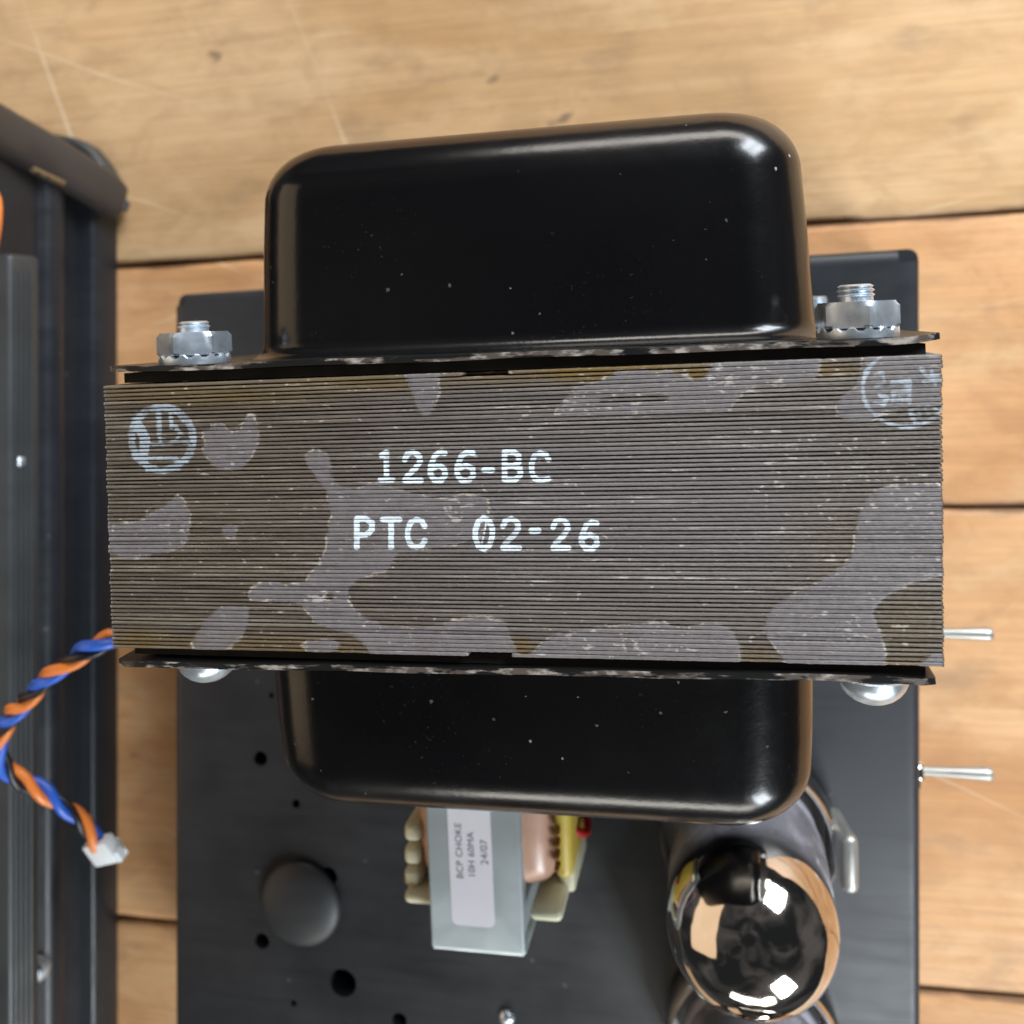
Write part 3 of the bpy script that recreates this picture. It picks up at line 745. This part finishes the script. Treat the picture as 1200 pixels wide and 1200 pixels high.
# ------------------------------------------------------------------ choke
zt = 88.0
k0, k1, k2 = P(505, 960, zt), P(617, 1118, zt), P(620, 960, zt)
x0, x1 = P(506, 1116, zt)[0], P(615, 1120, zt)[0]; y1 = P(560, 1120, zt)[1]; y0 = y1 + 44
chk = empty('choke', ((x0 + x1) / 2, (y0 + y1) / 2, ZCH), 'small grey choke with yellow bobbin and white label beside the end bell', 'choke')
box('core', (x0 + .8, y1 + 1.4, ZCH + 1.3), (x1 - .8, y0 - 1.4, zt - 1.3), 'choke_core', chk, .3)
bm = bmesh.new()
# bracket: one bent strip over the top and down both ends, with feet
pr = [(y1 - 9, ZCH), (y1 - 9, ZCH + 1.2), (y1, ZCH + 1.2), (y1, zt - 1.4), (y1 + .4, zt - .4), (y1 + 1.4, zt), (y0 - 1.4, zt), (y0 - .4, zt - .4), (y0, zt - 1.4), (y0, ZCH + 1.2), (y0 + 9, ZCH + 1.2), (y0 + 9, ZCH),
      (y0 - 1.2, ZCH), (y0 - 1.2, zt - 1.2), (y1 + 1.2, zt - 1.2), (y1 + 1.2, ZCH)]
va = [bm.verts.new((x0, y, z)) for y, z in pr]; vb = [bm.verts.new((x1, y, z)) for y, z in pr]
n = len(pr)
for i in range(n): bm.faces.new((va[i], va[(i + 1) % n], vb[(i + 1) % n], vb[i]))
bm.faces.new(va[::-1]); bm.faces.new(vb)
bracket = bm_obj('bracket', bm, 'choke_grey', chk)
bmesh_b = bmesh.new(); bmesh_b.from_mesh(bracket.data)
bmesh.ops.bevel(bmesh_b, geom=[e for e in bmesh_b.edges if e.calc_face_angle(0) > 1.2], offset=.35 * S, segments=2, affect='EDGES'); bmesh_b.to_mesh(bracket.data); bmesh_b.free(); autosmooth(bracket, 30)
# label with rounded corners
l0, l1 = P(530, 1083, zt), P(580, 1083, zt); lx0, lx1 = l0[0], l1[0]; ly1 = l0[1]; ly0 = ly1 + 32
bm = bmesh.new(); r = 1.3; pts = []
for (sx, sy, a0) in ((1, 1, 0), (-1, 1, math.pi / 2), (-1, -1, math.pi), (1, -1, 1.5 * math.pi)):
    for t in np.linspace(a0, a0 + math.pi / 2, 6):
        pts.append(((lx0 + lx1) / 2 + sx * ((lx1 - lx0) / 2 - r) + r * math.cos(t), (ly0 + ly1) / 2 + sy * ((ly0 - ly1) / 2 - r) + r * math.sin(t)))
top = [bm.verts.new((px_, py_, zt + .12)) for px_, py_ in pts]; bot = [bm.verts.new((px_, py_, zt + .01)) for px_, py_ in pts]
bm.faces.new(top)
for i in range(len(pts)): bm.faces.new((bot[i], bot[(i + 1) % len(pts)], top[(i + 1) % len(pts)], top[i]))
lab = bm_obj('label', bm, 'label', chk)
def text(body, pos, size, mat, parent, rot):
    cu = bpy.data.curves.new('print', 'FONT'); cu.body = body; cu.size = size * S; cu.extrude = 0.00001; cu.space_character = 1.05
    o = bpy.data.objects.new('print', cu); col.objects.link(o)
    o.location = Vector(pos) * S; o.rotation_euler = (0, 0, rot)
    bpy.context.view_layer.update()
    me = bpy.data.meshes.new_from_object(o.evaluated_get(bpy.context.evaluated_depsgraph_get()))
    me.transform(o.matrix_world); bpy.data.objects.remove(o)
    me.materials.clear(); return link('printed_line', me, mat, parent)
for s_, (u, v) in (('BCP CHOKE', (543, 1030)), ('10H 60MA', (557, 1029)), ('24/07', (572, 1014))):
    q = P(u, v, zt + .14); text(s_, (q[0], q[1], zt + .14), 1.95 if s_ != '24/07' else 2.1, 'print', lab, math.pi / 2)
# bobbin: winding wrap bulging out at both sides, end cheeks, yellow tape, pins
zw0, zw1 = ZCH + 7, zt - 6
yw1 = P(490, 1050, zt - 6)[1]; yw0 = y0 - 8
xl, xr = P(486, 1000, zw1)[0], P(650, 1000, zw1)[0]
box('winding', (xl, yw1 + 2, zw0 + 1), (xr, yw0 - 2, zw1), 'tape_pink', chk, 5.5, 6)
for nm_, yy in (('bobbin_cheek', yw1), ('bobbin_cheek', yw0)):
    box(nm_, (xl - 2.4, yy - 1.2, zw0 - 2), (x0 - .2, yy + 1.4, zw1 + 1.5), 'bobbin', chk, 1.28, 5)
    box(nm_, (x1 + .2, yy - 2.6, zw0 - 2), (xr + 1.2, yy + .0, zw1 + 1.5), 'bobbin', chk, 1.28, 5)
for v in (975, 1002, 1028):
    q = P(483, v, zw1 - 1); box('bobbin_lug', (q[0] - 1.7, q[1] - 1.9, zw0), (q[0] + 1.9, q[1] + 1.9, zw1 - .3), 'bobbin', chk, 1.2, 3)
tp = box('yellow_tape', (xr - .6, yw1 + 4, zw0 + 2), (xr + 3.0, yw0 - 3, zw1 - 2.2), 'tape_yellow', chk, 1.7, 5)
q = P(668, 1025, zw1 - 8); box('terminal_block', (q[0] - 2.5, q[1] - 4, zw0 - 1), (q[0] + 1.0, q[1] + 3.5, zw1 - 8), 'bobbin', chk, 1.0, 3)
for v in (978, 992, 1006, 1020):
    q = P(652, v, zw1 + .1); lathe('pin', [(.55, -3), (.55, .5), (.3, .8), (0, .8)], (q[0], q[1], zw1 - .6), (0, 0, 1), 'copper', chk, 12)
q = P(680, 978, 70)
rw = tube('lead_wire', spline([(q[0] - 4, q[1] + 5, 74), (q[0], q[1] + 1, 71), (q[0] + 1.0, q[1] - .5, 66), (q[0] - 1, q[1] + 3, 58), (q[0] - 2, q[1] + 8, ZCH + .9)], 24), .9, 'red', chk)

# ------------------------------------------------------------------ toggle switches on the chassis side
def toggle(u0, u1, v, label):
    z = 36.0
    e = P(u1 - 6, v, z); xs = P(1079, v, ZCH)[0] + .2
    t = empty('toggle_switch', (xs, e[1], z), label, 'switch', 'toggle switches on the chassis side')
    lathe('bushing', [(2.9, 0), (2.9, 2.2), (2.5, 3.0), (0, 3.0)], (xs - .6, e[1], z), (1, 0, 0), 'steel', t, 24)
    bm = bmesh.new(); bmesh.ops.create_cone(bm, cap_ends=True, segments=6, radius1=4.4, radius2=4.4, depth=1.4, matrix=Matrix.Translation((xs + .7, e[1], z)) @ Matrix.Rotation(math.pi / 2, 4, 'Y'))
    bm_obj('hex_nut', bm, 'steel', t)
    L = e[0] - xs
    prof = [(1.0, 1.0), (1.05, L * .25), (1.25, L * .6), (1.55, L - 1.4), (1.5, L - .5), (1.1, L + .2), (0, L + .35)]
    lathe('lever', prof, (xs, e[1], z), (1, 0, 0), 'nickel', t, 24, 50)
toggle(1108, 1168, 743, 'bright metal toggle switch lever sticking out beside the lamination stack')
toggle(1080, 1168, 907, 'bright metal toggle switch lever sticking out beside the tubes')

# ------------------------------------------------------------------ second case standing alongside
XW = P(141, 600, 0)[0]
case = empty('equipment_case', (XW - 40, -90, 0), 'blue-black folded metal case lying alongside the chassis', 'case')
def zat(u):            # height at which the plane X = XW shows at column u (row 600)
    lo, hi = -5.0, 90.0
    for _ in range(40):
        m = (lo + hi) / 2
        if P(u, 600, m)[0] > XW: hi = m
        else: lo = m
    return (lo + hi) / 2
z130, z118, z88, z84, z70, z29 = [zat(u) for u in (132, 117, 90, 84, 70, 29)]
ye0 = P(128, 243, 8)[1]; ye1 = P(0, 172, 46)[1]
zr = (z84 + z70) / 2; rr_ = (z70 - z84) / 2 + 1.6
pf = [(-1.0, 0.4), (0, 1.4), (.1, z130 - 2)] + [(-2.6 + 2.7 * math.cos(t), z130 - 2 + (z118 - z130 + 3) * math.sin(t)) for t in np.linspace(.15, 1.5, 10)] + [(-5.6, z118 + 1.4), (-5.8, z88 - 1.8)] \
   + [(-5.2 + 3.4 * math.sin(t), zr - rr_ * 1.1 * math.cos(t)) for t in np.linspace(.1, math.pi * .93, 16)] + [(-5.2, z70 + 2.4), (-5.4, z29 + 6), (-5.9, z29 + 7.5), (-90, z29 + 7.5), (-90, 0.4)]
V, F = [], []; n = len(pf)
kx = (P(141, 250, 0)[0] - P(141, 1150, 0)[0]) / (P(141, 250, 0)[1] - P(141, 1150, 0)[1]); y6 = P(141, 600, 0)[1]
def lean(y): return kx * (y - y6)
def yend(z): return ye0 + (ye1 - ye0) * (z - 8) / 38.0
for dx, z in pf: V.append((XW + dx + lean(yend(z)), yend(z) + 4.5, z))
for dx, z in pf: V.append((XW + dx + lean(-330), -330, z))
for i in range(n): F.append((i, (i + 1) % n, n + (i + 1) % n, n + i))
F += [tuple(range(n)), tuple(range(2 * n - 1, n - 1, -1))]
cb = autosmooth(mesh_obj('body', V, F, 'case', case), 28)
# raised grey box along the upper edge
q0 = P(26, 297, z29 + 9); bz0, bz1 = z29 + .5, z29 + 12
bx1 = P(28, 600, bz0 + 6)[0]
bm = bmesh.new(); box_bm(bm, (bx1 - 34, -330, bz0), (bx1, q0[1], bz1), 1.6, 3)
for v_ in bm.verts: v_.co.x += lean(v_.co.y)
gp = autosmooth(bm_obj('raised_panel', bm, 'case_grey', case), 30)
for i in range(4):
    bm = bmesh.new(); box_bm(bm, (bx1 + .02, -328, bz0 + 3.6 + i * 1.9), (bx1 + .55, q0[1] - 4, bz0 + 4.6 + i * 1.9), .2, 1)
    for v_ in bm.verts: v_.co.x += lean(v_.co.y)
    bm_obj('rib', bm, 'case_grey', gp)
lathe('rivet', [(1.5, 0), (1.4, .4), (.8, .9), (0, 1)], (bx1 - .05 + lean(P(12, 543, bz1)[1]), P(12, 543, bz1)[1], bz0 + 8), (1, 0, .25), 'zinc', gp, 16)
# end bar: thick rounded end wall leaning down to the floor, with an outer lip
def capsule_bar(name, path, hw, hh, mat, parent, seg=20):
    V, F = [], []; pts = [Vector(p_) for p_ in path]; nn = len(pts)
    for i, p_ in enumerate(pts):
        d = (pts[min(i + 1, nn - 1)] - pts[max(i - 1, 0)]).normalized()
        a_ = Vector((0, 1, 0)); a_ = (a_ - d * a_.dot(d)).normalized(); b_ = d.cross(a_)
        for k_ in range(seg):
            t = 2 * math.pi * k_ / seg; cxx, sxx = math.cos(t), math.sin(t)
            V.append(tuple(p_ + a_ * (hw * math.copysign(abs(cxx) ** .6, cxx)) + b_ * (hh * math.copysign(abs(sxx) ** .6, sxx))))
    for i in range(nn - 1):
        for k_ in range(seg):
            a0, b0 = i * seg + k_, i * seg + (k_ + 1) % seg; F.append((a0, b0, b0 + seg, a0 + seg))
    F += [tuple(range(seg))[::-1], tuple(range((nn - 1) * seg, nn * seg))]
    return autosmooth(mesh_obj(name, V, F, mat, parent), 45)
capsule_bar('end_bar', spline([P(133, 236, 6), P(118, 222, 12), P(60, 186, 30), P(0, 153, 47), P(-60, 118, 66)], 24), 6.2, 4.2, 'case_bar', case)
capsule_bar('end_lip', spline([P(143, 248, 4), P(138, 226, 4.5), P(120, 192, 5), P(98, 172, 5.5), P(62, 164, 6), P(0, 156, 7), P(-60, 150, 8)], 40), 1.7, 4.0, 'case_grey', case)
# screws in the case
tube('pin', [P(38, 198, 46.5), P(44, 201, 45), P(74, 215, 36)], .85, 'brass', case, 14)
q = P(56, 1138, z70 + 4)
sc = lathe('screw', [(3.9, 0), (3.9, .4), (3.2, 1.3), (1.5, 1.8), (0, 1.9)], (XW - 5.2 + lean(q[1]), q[1], z70 + 3.6), (1, 0, .7), 'zinc', case, 24, 40)
bm = bmesh.new(); box_bm(bm, (XW - 4.6 + lean(q[1]), q[1] - 2.6, z70 + 3.4), (XW - 3.1 + lean(q[1]), q[1] + 2.6, z70 + 4.2), 0)
bmesh.ops.rotate(bm, verts=bm.verts, cent=(XW - 4.7 + lean(q[1]), q[1], z70 + 3.8), matrix=Matrix.Rotation(.6, 3, 'X')); bm_obj('slot', bm, 'gap', sc)

# ------------------------------------------------------------------ wires
har = empty('wire_harness', (P(150, 745, 90)[0], P(150, 745, 90)[1], ZCH), 'twisted blue, orange and black wires ending in a white plug', 'wires')
ctrl = [(-100, -66, ZCH + 2), (-97, -68, 62), P(170, 742, 88), P(128, 751, 98), P(70, 782, 98), P(36, 815, 94), P(10, 845, 90), P(-3, 876, 86), P(8, 903, 82), P(30, 918, 79), P(60, 934, 76), P(92, 958, 73), P(117, 990, 70)]
path = spline(ctrl, 170)
path = [np.array(p_) for p_ in path]
for wi, (mt, rad) in enumerate((('blue', 1.12), ('orange', 1.12), ('blackw', 0.8))):
    pts = []; acc = 0
    for i, p_ in enumerate(path):
        d = path[min(i + 1, len(path) - 1)] - path[max(i - 1, 0)]; d /= np.linalg.norm(d)
        if i: acc += np.linalg.norm(p_ - path[i - 1])
        a_ = np.cross(d, (0, 0, 1)); a_ /= np.linalg.norm(a_) + 1e-9; b_ = np.cross(d, a_)
        th = acc * 2 * math.pi / 18.0 + wi * 2 * math.pi / 3 + 2.4
        rr = 1.1 + .25 * math.sin(acc * .21 + wi)
        pts.append(p_ + (a_ * math.cos(th) + b_ * math.sin(th)) * rr)
    tube('wire', pts, rad, mt, har, 10)
e = path[-1]; d = Vector(tuple(path[-1] - path[-4])).normalized()
bm = bmesh.new(); box_bm(bm, (-3.6, -1.7, -1), (3.6, 1.7, 5.2), .5, 2)
for i in range(3): box_bm(bm, (-3.4 + i * 2.5, -2.5, 1.5), (-1.7 + i * 2.5, -1.7, 6.4), .25, 1)
box_bm(bm, (-4.2, -1.2, 2.6), (4.2, 1.2, 5.8), .35, 1)
xa = Vector((0.62, 0.6, 0.25)); xa = (xa - d * xa.dot(d)).normalized(); ya = d.cross(xa)
bmesh.ops.transform(bm, matrix=Matrix.Translation(Vector(tuple(e)) - d * .5) @ Matrix((xa, ya, d)).transposed().to_4x4(), verts=bm.verts)
autosmooth(bm_obj('plug', bm, 'conn', har), 35)

q = P(-5, 252, 66)
ol = tube('orange_wire', spline([(q[0] - 14, q[1] - 24, bz1 - 1.0), (q[0] - 7, q[1] - 14, 62), (q[0] - 1.3, q[1] - 2, 65.5), (q[0] - 2.6, q[1] + 5, 64), (q[0] - 10, q[1] + 7, 60), (q[0] - 20, q[1] + 2, bz1)], 40), 2.0, 'orange', None)
tag(ol, 'short loop of orange wire over the raised grey panel', 'wire')
